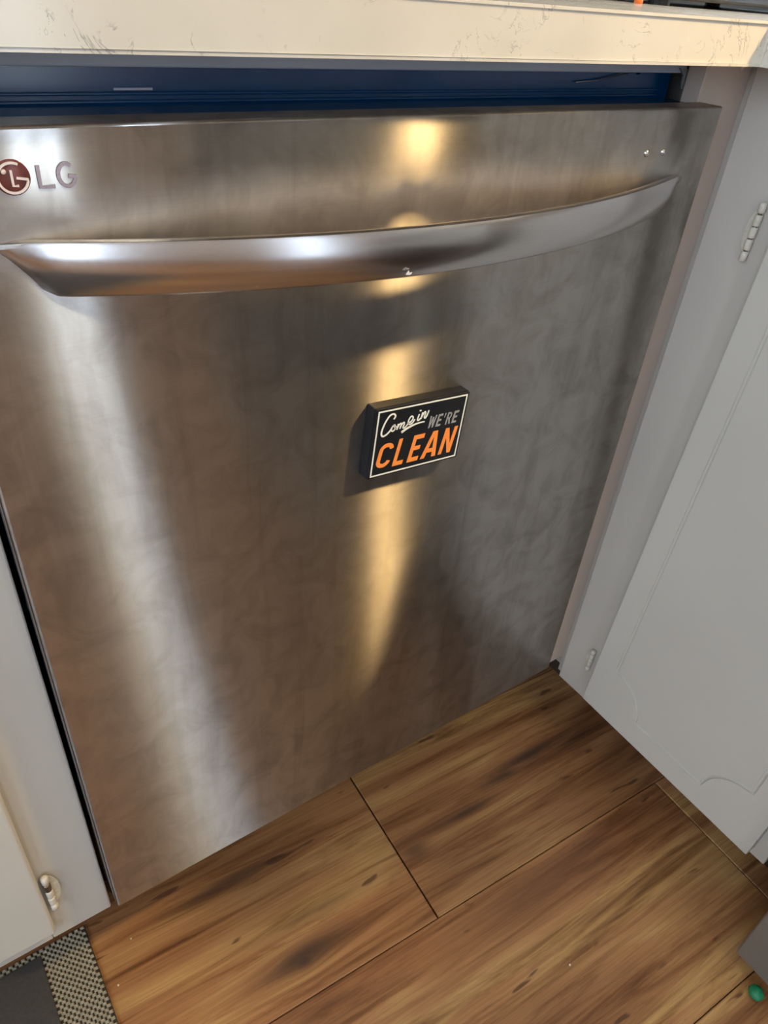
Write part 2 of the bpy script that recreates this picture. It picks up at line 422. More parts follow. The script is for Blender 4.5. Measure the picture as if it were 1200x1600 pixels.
def window(name, axis, pos, u0, u1, z0, z1):
    bm = bmesh.new(); t = 0.045
    def seg(ua, ub, za, zb, d=0.02):
        if axis == 'x': add_box(bm, (pos-d, ua, za), (pos+d, ub, zb))
        else: add_box(bm, (ua, pos-d, za), (ub, pos+d, zb))
    seg(u0, u0+t, z0, z1); seg(u1-t, u1, z0, z1); seg(u0+t, u1-t, z0, z0+t); seg(u0+t, u1-t, z1-t, z1); seg((u0+u1)/2-0.015, (u0+u1)/2+0.015, z0+t, z1-t, 0.014)
    w = tag(link_mesh(name, bm, M['frame']), 'white framed window', kind='structure')
    um = (u0+u1)/2
    for a, b in ((u0+t, um-0.015), (um+0.015, u1-t)):
        if axis == 'x': box('pane', (pos-0.003, a, z0+t), (pos+0.003, b, z1-t), M['glass'], w)
        else: box('pane', (a, pos-0.003, z0+t), (b, pos+0.003, z1-t), M['glass'], w)
window('window_1', 'x', X0-0.04, -1.9, -0.45, 0.92, 2.12)
window('window_2', 'x', X1+0.04, -0.34, 0.5, 0.93, 1.9)
window('window_3', 'y', Y0-0.04, 0.50, 0.76, 0.06, 2.1)
window('door_1', 'y', Y0-0.04, -1.45, -1.05, 0.06, 2.1)

# --- plank floor: every plank a child of the floor, clipped to the room
PANG = math.radians(-3.35); cu, su = math.cos(PANG), math.sin(PANG)
SEAM = (0.3208, -0.1375); PW, PL = 0.235, 1.22
def uv2xy(u, v): return (SEAM[0]+u*cu-v*su, SEAM[1]+u*su+v*cu)
def clip(poly, xmin, xmax, ymin, ymax):
    def cut(pl, f, inter):
        out = []
        for i in range(len(pl)):
            a, b = pl[i-1], pl[i]
            if f(b):
                if not f(a): out.append(inter(a, b))
                out.append(b)
            elif f(a): out.append(inter(a, b))
        return out
    for ax, val, s in ((0, xmin, 1), (0, xmax, -1), (1, ymin, 1), (1, ymax, -1)):
        f = lambda p: (p[ax]-val)*s >= 0
        def inter(a, b):
            t = (val-a[ax])/(b[ax]-a[ax]); return (a[0]+(b[0]-a[0])*t, a[1]+(b[1]-a[1])*t)
        poly = cut(poly, f, inter)
        if len(poly) < 3: return []
    return poly
wood_mats = [wood('wood_plank_a'), wood('wood_plank_b', tint=0.94, seed=3.1), wood('wood_plank_c', tint=1.1, seed=8.7)]
# joints along each row: row 0 lies against the dishwasher, row -1 in front of the viewer
row_joint = {0: 0.0, -1: 0.385, 1: 0.62, -2: -0.42, 2: -0.25}
for row in range(-16, 8):
    j0 = row_joint.get(row, random.uniform(-0.6, 0.6))
    for k in range(-3, 3):
        u0, u1 = j0+k*PL, j0+(k+1)*PL; v0, v1 = row*PW, (row+1)*PW
        g = 0.0005; ge = 0.0011 if row == 0 else 0.0006
        quad = [(u0+ge, v0+g), (u1-ge, v0+g), (u1-ge, v1-g), (u0+ge, v1-g)]
        xy = clip([uv2xy(*q) for q in quad], X0+0.002, X1-0.002, Y0+0.002, Y1-0.002)
        if not xy: continue
        cu0 = uv2xy((u0+u1)/2, (v0+v1)/2)
        loc = [((x-cu0[0])*cu+(y-cu0[1])*su, -(x-cu0[0])*su+(y-cu0[1])*cu) for x, y in xy]
        cx = sum(p[0] for p in loc)/len(loc); cy = sum(p[1] for p in loc)/len(loc)
        bm = bmesh.new()
        bot = [bm.verts.new((x, y, -0.008)) for x, y in loc]; mid = [bm.verts.new((x, y, -0.0009)) for x, y in loc]
        ins = 0.0009
        top = [bm.verts.new((x-ins*(1 if x > cx else -1), y-ins*(1 if y > cy else -1), 0)) for x, y in loc]
        q = len(loc); bm.faces.new(top); bm.faces.new(bot[::-1])
        for i in range(q):
            j = (i+1) % q
            bm.faces.new((bot[i], bot[j], mid[j], mid[i])); bm.faces.new((mid[i], mid[j], top[j], top[i]))
        mat = wood_mats[2] if row == -1 else wood_mats[(row*2+k) % 3]
        if row == 0 and k == -1:   # big knot near the long seam, centre of plank at u=-0.61
            mat = wood('wood_plank_knot', [(0.448, -0.080, 0.026, 0.014, 1.0), (0.452, -0.075, 0.090, 0.020, 0.9), (0.50, -0.038, 0.10, 0.012, 0.5), (0.40, 0.045, 0.10, 0.014, 0.8)], seed=1.7)
        if row == 0 and k == 0:    # dark figured streak beside the short joint
            mat = wood('wood_plank_streak', [(-0.588, -0.034, 0.028, 0.013, 1.0), (-0.50, -0.022, 0.06, 0.008, 1.0), (-0.42, -0.002, 0.06, 0.010, 1.0), (-0.36, 0.008, 0.09, 0.012, 1.0), (-0.27, -0.004, 0.07, 0.006, 0.8)], seed=5.2)
        p = link_mesh('plank', bm, mat, floor)
        p.location = (cu0[0], cu0[1], 0); p.rotation_euler = (0, 0, PANG)

# ------------------------------------------------------------------ countertop (L shaped, inner corner on the right)
ct = empty('countertop', (0.3, 0.3, 0.878), 'cream quartz countertop with fine grey veins above the dishwasher', 'countertop')
bm = bmesh.new()
poly = [(-0.75, -0.03), (0.586, -0.03), (0.586, -0.332), (1.29, -0.332), (1.29, 0.64), (-0.75, 0.64)]
add_prism(bm, [(x-0.3, y-0.3) for x, y in poly], lambda p: (p[0], p[1], 0.0), Vector((0, 0, 0.0292)))
bmesh.ops.bevel(bm, geom=[e for e in bm.edges], offset=0.0018, segments=2, affect='EDGES')
link_mesh('slab', bm, M['quartz'], ct)
tag(box('support_strip', (-0.02, 0.046, 0.8640), (0.6045, 0.057, 0.8775), M['strip'], None, 0.001), 'grey strip under the countertop edge above the dishwasher gap', 'strip')

# ------------------------------------------------------------------ dishwasher
DW = 0.603; ZB, ZT = 0.150, 0.8459
dw = empty('dishwasher', (0.3015, 0.3, 0.0), 'stained stainless steel dishwasher with a bowed bar handle', 'dishwasher')
OX, OY = 0.3015, 0.3   # everything below is given in world coordinates and shifted
def W2(o): o.matrix_parent_inverse = Matrix.Translation((-OX, -OY, 0)); return o
# front shell with rounded edges, vertical UV tangent for the horizontal brushing
bm = bmesh.new()
add_box(bm, (0, 0, ZB), (DW, 0.022, ZT), 0.0017, 4, only=lambda e: min(v.co.y for v in e.verts) < 0.001)
bm.faces.ensure_lookup_table()
uvl = bm.loops.layers.uv.new('UVMap')
for f in bm.faces:
    for lp in f.loops: lp[uvl].uv = (lp.vert.co.x, lp.vert.co.z)
dp = W2(link_mesh('door_panel', bm, M['steel'], dw)); dp['label'] = 'stained brushed stainless steel front'
for p in dp.data.polygons: p.use_smooth = p.area < 0.004   # only the rounded edges
W2(box('door_core', (0.004, 0.0205, ZB+0.006), (DW-0.004, 0.052, ZT-0.002), M['black_plastic'], dw, 0.001))
W2(box('door_edge', (-0.0006, 0.004, ZB+0.004), (0.0, 0.0225, ZT-0.004), M['edge_steel'], dw))
W2(box('control_panel', (0.02, 0.0235, ZT-0.0022), (DW-0.02, 0.051, ZT-0.0008), M['navy_plastic'], dw))
# tub and its dark front frame, seen in the gap above the door
W2(box('tub', (0.006, 0.066, 0.10), (DW-0.006, 0.60, 0.872), M['black_plastic'], dw))
tf = W2(box('tub_frame', (0.006, 0.058, 0.836), (DW-0.001, 0.066, 0.872), M['navy_plastic'], dw, 0.001))
for z in (0.8455, 0.8495):
    W2(box('gasket', (0.010, 0.0548, z), (DW-0.02, 0.0582, z+0.0018), M['navy_plastic'], dw, 0.0006))
W2(box('reflection_bar', (0.114, 0.0568, 0.8518), (0.136, 0.0584, 0.8530), M['strip'], dw))  # pale bar put in to stand for a reflection on the dark tub frame
br = W2(box('mounting_bracket', (0.535, 0.050, 0.8665), (0.562, 0.058, 0.8680), M['edge_steel'], dw))
bm = bmesh.new(); add_dome(bm, (0.5475, 0.052, 0.8650), (0, -1, 0.1), 0.0032, 0.003); sc = link_mesh('screw', bm, M['chrome'], br, True); sc.matrix_parent_inverse = Matrix.Identity(4)
W2(tube('wire', [(0.545, 0.0535, 0.8640), (0.525, 0.055, 0.8605), (0.505, 0.0555, 0.8575), (0.48, 0.056, 0.8560)], 0.0006, M['edge_steel'], dw, 8))
W2(box('toe_panel', (0.004, 0.10, 0.0), (DW-0.004, 0.112, 0.15), M['black_plastic'], dw))
for sx in (0.06, DW-0.06):
    W2(tube('levelling_leg', [(sx, 0.20, 0.0), (sx, 0.20, 0.10)], 0.012, M['edge_steel'], dw))
# bowed bar handle with an open gap behind it
HC, HD = 0.3015, 0.054
def hy(x, a): return -HD*max(0.0, 1-((x-HC)/a)**2)
bm = bmesh.new(); nseg = 72; prev = None
AT, AB = 0.2735, 0.262
for i in range(nseg+1):
    s = -1+2*i/nseg
    s = math.copysign(abs(s)**0.9, s)
    xt, xb = HC+AT*s, HC+AB*s
    yt = -HD*(1-s*s); th = 0.0135; zt, zb = 0.7954, 0.7650
    yb = yt+0.0006
    k_ = min(1.0, (1-abs(s))/0.06)                 # the ends thin out and meet the door
    zt_ = zt-0.0012*(1-k_)
    zb_ = zb+(0.012)*(1-k_)**2
    r = 0.0030
    def P(x, y, z): return (x, min(y, 0.0012), z)
    dz = k_
    prof = [P(xt, yt+r, zt_), P(xt, yt+r*0.3, zt_-r*0.3), P(xt, yt, zt_-r), P((xt+xb)/2, yt-0.0022*k_, (zt_+zb_)/2),
            P(xb, yb, zb_+0.0018), P(xb, yb+0.0018, zb_), P(xb, yb+th, zb_),
            P(xt, yt+th, zt_-0.0042*dz), P(xt, yt+th-0.0018, zt_-0.0031*dz), P(xt, yt+th-0.0036, zt_-0.0021*dz), P(xt, yt+th-0.0056, zt_-0.0012*dz), P(xt, yt+th-0.0078, zt_-0.0005*dz), P(xt, yt+r+0.0007, zt_)]
    ring = [bm.verts.new(q) for q in prof]
    if prev:
        for j in range(len(ring)): bm.faces.new((prev[j], prev[(j+1) % len(ring)], ring[(j+1) % len(ring)], ring[j]))
    else: bm.faces.new(ring[::-1])
    prev = ring
bm.faces.new(prev)
hd = W2(link_mesh('handle', bm, M['handle'], dw, True)); hd['label'] = 'bowed satin steel bar handle'
hd.data.set_sharp_from_angle(angle=math.radians(38))
bm = bmesh.new(); add_prism(bm, [(0.2435,0.7682),(0.2452,0.7706),(0.2460,0.7690),(0.2478,0.7692),(0.2466,0.7678)], lambda p: (p[0], hy(p[0], 0.268)-0.0012, p[1]), Vector((0,-0.0006,0)))
ch = link_mesh('paint_chip', bm, M['flake'], hd)
# two small studs on the upper right
for sx in (0.5172, 0.5384):
    bm = bmesh.new(); add_dome(bm, (sx, 0.0005, 0.8137), (0, -1, 0), 0.0031, 0.0026); W2(link_mesh('stud', bm, M['chrome'], dw, True))
# round emblem
ex, ez, er = 0.0428, 0.8238, 0.0084
bm = bmesh.new(); add_dome(bm, (ex, 0.0004, ez), (0, -1, 0), er+0.0006, 0.0012, 40, 3)
em = W2(link_mesh('emblem', bm, M['emblem_red'], dw, True)); em['label'] = 'round dark red emblem'
def EM(p): return (ex+p[0]*er, -0.0009, ez+p[1]*er)
def em_part(name, path, w):
    bm = bmesh.new(); add_stroke(bm, path, w, EM, Vector((0, -0.0009, 0))); o = link_mesh(name, bm, M['emblem_pale'], em); return o
em_part('emblem_ring', arc(0, 0, 0.80, 62, 352, 40) + [(0.18, 0.0)], 0.13)
em_part('emblem_stem', [(-0.05, 0.42), (-0.05, -0.42), (0.24, -0.42)], 0.13)
bm = bmesh.new(); add_dome(bm, EM((-0.42, 0.34)), (0, -1, 0), 0.15*er, 0.0008, 16, 2); link_mesh('emblem_dot', bm, M['emblem_pale'], em)
# two raised chrome letters beside it
def LT(p): return (p[0], 0.0004, p[1])
bm = bmesh.new(); add_stroke(bm, [(0.0547, 0.8287), (0.0547, 0.8188), (0.0615, 0.8188)], 0.0019, LT, Vector((0, -0.0014, 0))); W2(link_mesh('raised_letter', bm, M['letter'], dw))
bm = bmesh.new(); add_stroke(bm, arc(0.0678, 0.8237, 0.0040, 50, 350, 24, 0.0052) + [(0.0684, 0.8232)], 0.0018, LT, Vector((0, -0.0014, 0))); W2(link_mesh('raised_letter', bm, M['letter'], dw))

# ------------------------------------------------------------------ magnetic sign on the door
SW, SH = 0.0883, 0.0578
sign = empty('magnetic_sign', (0.3047, 0.0, 0.6158), 'black rectangular magnet sign reading Come in we\'re clean, on the steel door', 'sign')
sign.rotation_euler = (0, math.radians(3.6), 0)
box('sign_case', (-SW/2-0.0030, -0.0105, -SH/2-0.0026), (SW/2+0.0030, 0.0, SH/2+0.0026), M['mag_side'], sign, 0.0008)
face = box('sign_face', (-SW/2-0.0026, -0.0122, -SH/2-0.0022), (SW/2+0.0026, -0.0105, SH/2+0.0022), M['mag_black'], sign, 0.0005)
def F(p): return ((p[0]-0.5)*SW, -0.01215, (p[1]-0.5)*SH)
TV = Vector((0, -0.00025, 0))
ASP = SW/SH
def Fu(p): return F((p[0]/ASP, p[1]))    # square units: x 0..ASP, y 0..1
bm = bmesh.new(); add_stroke(bm, [(0, 0), (ASP, 0), (ASP, 1), (0, 1)], 0.022, Fu, TV, True); b_ = link_mesh('border_line', bm, M['print_white'], face)
# block capitals, drawn in a unit cell, leaning right
SHEAR = 0.16
def glyph(ch):
    w = 0.25
    if ch == 'C': return [('s', arc(0.5, 0.70, 0.36, 5, 180, 14, 0.175) + arc(0.5, 0.30, 0.36, 180, 355, 14, 0.175), w)]
    if ch == 'L': return [('p', [(0.08,0),(0.92,0),(0.92,0.16),(0.36,0.16),(0.36,1),(0.08,1)])]
    if ch == 'E': return [('p', [(0.08,0),(0.95,0),(0.95,0.16),(0.36,0.16),(0.36,0.43),(0.85,0.43),(0.85,0.58),(0.36,0.58),(0.36,0.84),(0.95,0.84),(0.95,1),(0.08,1)])]
    if ch == 'A': return [('p', [(-0.02,0),(0.25,0),(0.5,0.80),(0.75,0),(1.02,0),(0.66,1),(0.34,1)]), ('p', [(0.22,0.20),(0.78,0.20),(0.74,0.35),(0.26,0.35)])]
    if ch == 'N': return [('p', [(0.04,0),(0.29,0),(0.29,1),(0.04,1)]), ('p', [(0.71,0),(0.96,0),(0.96,1),(0.71,1)]), ('p', [(0.04,1),(0.29,1),(0.96,0),(0.71,0)])]
    if ch == 'W': return [('p', [(0.00,1),(0.16,0),(0.34,0),(0.20,1)]), ('p', [(0.16,0),(0.34,0),(0.58,0.9),(0.42,0.9)]), ('p', [(0.42,0.9),(0.58,0.9),(0.84,0),(0.66,0)]), ('p', [(0.66,0),(0.84,0),(1.0,1),(0.80,1)])]
    if ch == 'R': return [('p', [(0.06,0),(0.30,0),(0.30,1),(0.06,1)]), ('s', [(0.18,0.92),(0.55,0.92)]+arc(0.55,0.71,0.25,90,-90,10,0.21)+[(0.18,0.50)], 0.20), ('p', [(0.42,0.48),(0.66,0.48),(1.0,0),(0.74,0)])]
    if ch == "'": return [('p', [(0.3,0.62),(0.55,0.62),(0.75,1),(0.3,1)])]
def word(name, text, x0, x1, y0, y1, gap, mat, widths=None):
    ws = [(widths or {}).get(c, 1.0) for c in text]; unit = (x1-x0-gap*(len(text)-1))/sum(ws); x = x0
    bm = bmesh.new(); h = y1-y0; lift = 0.0
    for c, wd in zip(text, ws):
        cw = unit*wd
        def place(p, x=x, cw=cw): return Fu((x+p[0]*cw+SHEAR*(p[1]-0.5)*h, y0+p[1]*h))
        for g in glyph(c):
            lift += 0.00002
            if g[0] == 'p': add_prism(bm, g[1], place, TV+Vector((0, -lift, 0)))
            else: # the stroke is drawn in true units so that it keeps its weight
                add_stroke(bm, [(p[0]*cw, p[1]*h) for p in g[1]], g[2]*cw, lambda q, x=x, h=h: Fu((x+q[0]+SHEAR*(q[1]/h-0.5)*h, y0+q[1])), TV+Vector((0, -lift, 0)))
        x += cw+gap
    return link_mesh(name, bm, mat, face)
word('lettering', 'CLEAN', 0.075, 1.45, 0.09, 0.515, 0.045, M['print_orange'], {'L': 0.86, 'E': 0.9, 'A': 1.1})
word('lettering', "WE'RE", 0.895, 1.425, 0.585, 0.775, 0.02, M['print_grey'], {'W': 1.25, "'": 0.42})
# hand-lettered script, in the sign's own plane (u right, v up)
def hom(px, py):
    # picture-plane sketch coordinates to sign coordinates
    A = [(280,318,0,1), (1018,160,1,1), (925,650,1,0), (222,826,0,0)]
    u = 0.5; v = 0.5
    for _ in range(25):
        bx_ = (1-u)*(1-v)*222+u*(1-v)*925+u*v*1018+(1-u)*v*280; by_ = (1-u)*(1-v)*826+u*(1-v)*650+u*v*160+(1-u)*v*318
        dux = (1-v)*(925-222)+v*(1018-280); duy = (1-v)*(650-826)+v*(160-318)
        dvx = (1-u)*(280-222)+u*(1018-925); dvy = (1-u)*(318-826)+u*(160-650)
        ex_, ey_ = px-bx_, py-by_; det = dux*dvy-dvx*duy
        u += (ex_*dvy-ey_*dvx)/det; v += (dux*ey_-duy*ex_)/det
    return (u*ASP, v)
script = [
    [(396,366),(409,342),(396,326),(366,338),(335,382),(312,432),(300,475),(309,498),(336,488),(366,458),(382,434)],
    [(404,408),(386,424),(378,446),(386,458),(402,448),(411,426),(404,408),(398,420),(412,428),(424,420)],
    [(434,400),(422,446)], [(424,436),(442,406),(456,396),(456,410),(446,438)], [(448,428),(466,398),(480,388),(481,402),(472,426),(480,432),(498,416),(512,396)],
    [(512,396),(536,380),(552,358),(550,342),(536,342),(520,364),(514,388),(524,402),(546,392),(568,362)],
    [(604,322),(590,362),(598,370),(616,352)], [(615,290),(611,300)],
    [(632,308),(618,358)], [(620,350),(638,318),(654,302),(655,316),(646,342),(654,350),(668,330),(684,290)],
    [(460,466),(500,437),(550,410),(600,390),(650,378)],
]
bm = bmesh.new()
for i, s in enumerate(script):
    w = 0.021 if i != 7 else 0.030
    if i == 0: w = 0.026
    pth = smooth_path([hom(*p) for p in s], 6)
    if i == 10: w = [0.036-0.022*k/len(pth) for k in range(len(pth))]
    add_stroke(bm, pth, w, Fu, TV+Vector((0, -0.00002*i, 0)))
link_mesh('lettering', bm, M['print_white'], face)

# ------------------------------------------------------------------ cabinet on the left of the dishwasher
FY = 0.024     # plane of the face frames
def hinge(parent, top, bottom, out, side, bare=False):
    """barrel between two points; out = direction away from the frame, side = towards the frame leaf"""
    top, bottom, out, side = map(Vector, (top, bottom, out, side)); ax = (bottom-top); L = ax.length; ax.normalize()
    bm = bmesh.new(); mid = (top+bottom)/2
    a = mid-ax*L*0.42-out*0.0035; pts = []
    for k in range(17):
        ang = PI*k/16; pts.append((math.sin(ang)*0.010, math.cos(ang)*L*0.40))
    add_prism(bm, pts+[(-0.001, -L*0.40), (-0.001, L*0.40)], lambda p: mid-out*0.0042+side*p[0]-ax*p[1], out*0.0012)
    root = link_mesh('hinge', bm, M['hinge'], parent)
    segs = 5; r = 0.0034
    for k in range(segs):
        p0 = top+ax*L*(k/segs+0.012); p1 = top+ax*L*((k+1)/segs-0.012)
        rr = [r*0.55, r, r, r*0.55] if k in (0, segs-1) else [r*0.92, r, r, r*0.92]
        bm = bmesh.new(); add_tube(bm, [p0, p0+(p1-p0)*0.12, p0+(p1-p0)*0.88, p1], rr, 12)
        link_mesh('knuckle', bm, M['hinge_metal'] if (bare and k == 1) else M['hinge'], root, True)
    bm = bmesh.new(); add_tube(bm, [top+ax*0.002, bottom-ax*0.002], r*0.6, 8); link_mesh('pin', bm, M['hinge_metal'], root, True)
    return root

lc = empty('base_cabinet', (0, 0, 0), 'off-white painted base cabinet left of the dishwasher', 'cabinet')
box('stile', (-0.062, FY, 0.113), (-0.0042, FY+0.02, 0.877), M['paint_frame'], lc, 0.0016)
box('stile', (-0.66, FY, 0.113), (-0.60, FY+0.02, 0.877), M['paint_frame'], lc, 0.0016)
box('rail', (-0.60, FY, 0.113), (-0.062, FY+0.02, 0.16), M['paint_frame'], lc, 0.0012)
box('rail', (-0.60, FY, 0.83), (-0.062, FY+0.02, 0.877), M['paint_frame'], lc, 0.0012)
box('carcass', (-0.66, FY+0.02, 0.113), (-0.0062, 0.62, 0.876), M['paint_frame'], lc)
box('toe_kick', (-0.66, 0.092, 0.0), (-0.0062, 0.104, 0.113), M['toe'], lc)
ldoor = box('door', (-0.612, FY-0.0095, 0.136), (-0.0568, FY-0.0003, 0.855), M['paint'], lc, 0.0038, 4)
hinge(lc, (-0.0508, FY-0.0055, 0.232), (-0.0508, FY-0.0055, 0.172), (0, -1, 0), (1, 0, 0), True)
hinge(lc, (-0.0508, FY-0.0055, 0.78), (-0.0508, FY-0.0055, 0.72), (0, -1, 0), (1, 0, 0))

# ------------------------------------------------------------------ corner cabinet on the right, turned towards -x
RX = 0.6565
rc = empty('base_cabinet', (0, 0, 0), 'off-white base cabinet with a grooved door, right of the dishwasher', 'cabinet')
fs = box('filler_strip', (0.6005, FY, 0.116), (RX+0.012, FY+0.018, 0.8735), M['filler'], rc, 0.001); fs['label'] = 'filler strip beside the dishwasher, pink of warm light in its paint'
box('corner_bead', (RX+0.009, FY-0.010, 0.088), (RX+0.02, FY, 0.8765), M['paint_frame'], rc)
box('stile', (RX, -0.085, 0.088), (RX+0.02, FY-0.010, 0.877), M['paint_frame'], rc, 0.0012)
box('stile', (RX, -0.328, 0.088), (RX+0.02, -0.290, 0.877), M['paint_frame'], rc, 0.0012)
box('rail', (RX, -0.290, 0.088), (RX+0.02, -0.085, 0.140), M['paint_frame'], rc)
box('rail', (RX, -0.290, 0.835), (RX+0.02, -0.085, 0.877), M['paint_frame'], rc)
box('carcass', (RX+0.02, -0.327, 0.088), (1.29, 0.60, 0.876), M['paint_frame'], rc)
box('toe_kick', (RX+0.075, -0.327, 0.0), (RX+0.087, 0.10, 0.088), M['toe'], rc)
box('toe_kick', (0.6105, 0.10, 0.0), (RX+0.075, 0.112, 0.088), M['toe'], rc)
# the door hangs a little crooked; routed groove with scooped corners
DXF = 0.636
dm = bmesh.new(); Wd, Hd_ = 0.2665, 0.728
add_box(dm, (0, -Wd, 0), (0.0195, 0, Hd_), 0.0016, 2)
rdoor = link_mesh('door', dm, M['paint'], rc)
gi, gb, R0 = 0.0315, 0.0385, 0.050
def corner(cy, cz, a0, a1): return [(cy+R0*math.cos(math.radians(a)), cz+R0*math.sin(math.radians(a))) for a in [a0+(a1-a0)*i/12 for i in range(13)]]
ya, yb, za, zb = -gi, -Wd+gi, gb, Hd_-gb
gp = corner(ya, za, 90, 180) + corner(yb, za, 0, 90) + corner(yb, zb, 270, 360) + corner(ya, zb, 180, 270)
cut = bmesh.new(); add_tube(cut, [(0.0004, p[0], p[1]) for p in gp], 0.0026, 8, True)
cut_o = link_mesh('groove_cutter', cut, M['paint'])
bo = rdoor.modifiers.new('groove', 'BOOLEAN'); bo.operation = 'DIFFERENCE'; bo.object = cut_o; bo.solver = 'EXACT'
dg = bpy.context.evaluated_depsgraph_get(); dg.update()
me2 = bpy.data.meshes.new_from_object(rdoor.evaluated_get(dg)); rdoor.modifiers.clear(); rdoor.data = me2
bpy.data.objects.remove(cut_o)
rdoor.location = (DXF, -0.0445, 0.1115); rdoor.rotation_euler = (math.radians(1.7), 0, 0)
hinge(rc, (RX-0.0058, -0.0385, 0.776), (RX-0.0058, -0.0370, 0.722), (-1, 0, 0), (0, 1, 0))
hinge(rc, (RX-0.0058, -0.0300, 0.186), (RX-0.0058, -0.0290, 0.146), (-1, 0, 0), (0, 1, 0))

# torn tape at the upper right of the gap and a flake of paint under the counter
bm = bmesh.new()
tp = [(0.5908, 0.8683), (0.599, 0.8627), (0.6003, 0.8531), (0.6083, 0.8516), (0.6066, 0.8496), (0.6141, 0.8476), (0.6133, 0.8456), (0.6295, 0.843), (0.6411, 0.8444), (0.634, 0.8687), (0.6253, 0.8676), (0.6209, 0.8623), (0.614, 0.8666)]
add_prism(bm, tp, lambda p: (p[0], 0.0435, p[1]), Vector((0, 0.0015, 0)))
tag(link_mesh('torn_tape', bm, M['torn']), 'torn piece of grey tape at the right end of the dark gap', 'tape')
bm = bmesh.new()
add_prism(bm, [(0.646,0.8745),(0.6485,0.8690),(0.6515,0.8720),(0.656,0.8735),(0.653,0.8752),(0.6495,0.8775)], lambda p: (p[0], FY-0.0016, p[1]), Vector((0, 0.0014, 0)))
tag(link_mesh('paint_flake', bm, M['flake']), 'white flake of peeling paint under the countertop', 'paint flake')

# ------------------------------------------------------------------ range with hood on the right
rg = empty('range', (0.94, -0.745, 0), 'grey range standing past the cabinet at the right edge', 'range')
GX, GY, GYE = 0.5855, -0.3645, -1.12
def G(o): o.matrix_parent_inverse = Matrix.Translation((-0.94, 0.745, 0)); return o
G(box('body', (GX+0.045, GYE+0.002, 0.03), (1.25, GY-0.002, 0.895), M['range'], rg, 0.002))
G(box('drawer', (GX, GYE, 0.021), (GX+0.045, GY, 0.20), M['range'], rg, 0.002))
od = G(box('oven_door', (GX, GYE, 0.207), (GX+0.045, GY, 0.76), M['range_steel'], rg, 0.003))
w_ = box('oven_window', (GX-0.002, GYE+0.045, 0.25), (GX+0.001, GY-0.032, 0.68), M['glass_black'], od); w_.matrix_parent_inverse = Matrix.Identity(4)
bm = bmesh.new(); add_tube(bm, [(GX+0.002, GYE+0.06, 0.72), (GX-0.04, GYE+0.06, 0.72), (GX-0.04, GY-0.06, 0.72), (GX+0.002, GY-0.06, 0.72)], 0.010, 12); link_mesh('oven_handle', bm, M['range_steel'], od, True)
cp = G(box('control_panel', (GX, GYE, 0.768), (GX+0.05, GY, 0.885), M['range_steel'], rg, 0.003))
for k in range(5):
    bm = bmesh.new(); add_tube(bm, [(GX+0.001, GY-0.10-0.139*k, 0.826), (GX-0.022, GY-0.10-0.139*k, 0.826)], 0.019, 18); link_mesh('knob', bm, M['black_plastic'], cp, True)
ck = G(box('cooktop', (GX+0.004, GYE, 0.895), (1.25, GY-0.001, 0.912), M['glass_black'], rg, 0.002))
for (bx_, by_) in ((0.76, -0.55), (0.76, -0.93), (1.06, -0.55), (1.06, -0.93)):
    bm = bmesh.new(); add_tube(bm, [(bx_+0.085*math.cos(a*PI/16), by_+0.085*math.sin(a*PI/16), 0.9135) for a in range(32)], 0.004, 8, True); link_mesh('burner_ring', bm, M['black_plastic'], ck, True)
for fx in (GX+0.08, 1.2):
    for fy in (GY-0.05, GYE+0.05): G(tube('foot', [(fx, fy, 0), (fx, fy, 0.03)], 0.016, M['black_plastic'], rg))
hoodo = empty('range_hood', (0.98, -0.745, 1.44), 'steel hood with one warm lamp lit above the range', 'range hood')
bm = bmesh.new()
add_prism(bm, [(-0.26, 0.0), (0.30, 0.0), (0.30, 0.30), (0.02, 0.30), (-0.26, 0.07)], lambda p: (p[0], -0.375, p[1]), Vector((0, 0.75, 0))); link_mesh('hood_shell', bm, M['range_steel'], hoodo)
for yy in (0.245, -0.245):
    hs_ = box('lamp_housing', (-0.175, yy-0.075, -0.010), (-0.025, yy+0.075, 0.0), M['lamp_body'], hoodo)
    bm = bmesh.new(); add_dome(bm, (-0.10, yy, -0.010), (0, 0, -1), 0.043, 0.010, 20, 3); link_mesh('lamp_lens', bm, M['hood_glow'] if yy > 0 else M['frame'], hs_, True)

# ------------------------------------------------------------------ ceiling lamp
cl = empty('ceiling_lamp', (0.46, -1.2, ZC), 'round white ceiling lamp in the middle of the kitchen', 'ceiling lamp')
bm = bmesh.new(); add_tube(bm, [(0,0,0), (0,0,-0.035)], 0.10, 32); link_mesh('lamp_base', bm, M['lamp_body'], cl)
bm = bmesh.new(); add_dome(bm, (0,0,-0.035), (0,0,-1), 0.085, 0.04, 32, 6); link_mesh('diffuser', bm, M['lamp_glow'], cl, True)

# ------------------------------------------------------------------ black appliance and orange cap on the counter, far right
ap = empty('countertop_appliance', (1.0, 0.32, 0.9072), 'black boxy appliance at the back of the counter, top right', 'appliance')
box('body', (-0.255, -0.12, 0.0060), (0.25, 0.18, 0.24), M['black_plastic'], ap, 0.006, 3)
box('front_panel', (-0.235, -0.126, 0.03), (0.10, -0.119, 0.225), M['glass_black'], ap, 0.002)
for k in range(3):
    bm = bmesh.new(); add_tube(bm, [(0.175, -0.119, 0.06+0.065*k), (0.175, -0.142, 0.06+0.065*k)], 0.018, 18); link_mesh('knob', bm, M['chrome'], ap, True)
for fx in (-0.22, 0.22):
    for fy in (-0.09, 0.15):
        bm = bmesh.new(); add_tube(bm, [(fx, fy, 0), (fx, fy, 0.007)], 0.012, 14); link_mesh('foot', bm, M['black_plastic'], ap)
bm = bmesh.new(); add_tube(bm, [(0.715, 0.205, 0.9073), (0.715, 0.205, 0.9125), (0.715, 0.205, 0.9155)], [0.0045, 0.0045, 0.0032], 16)
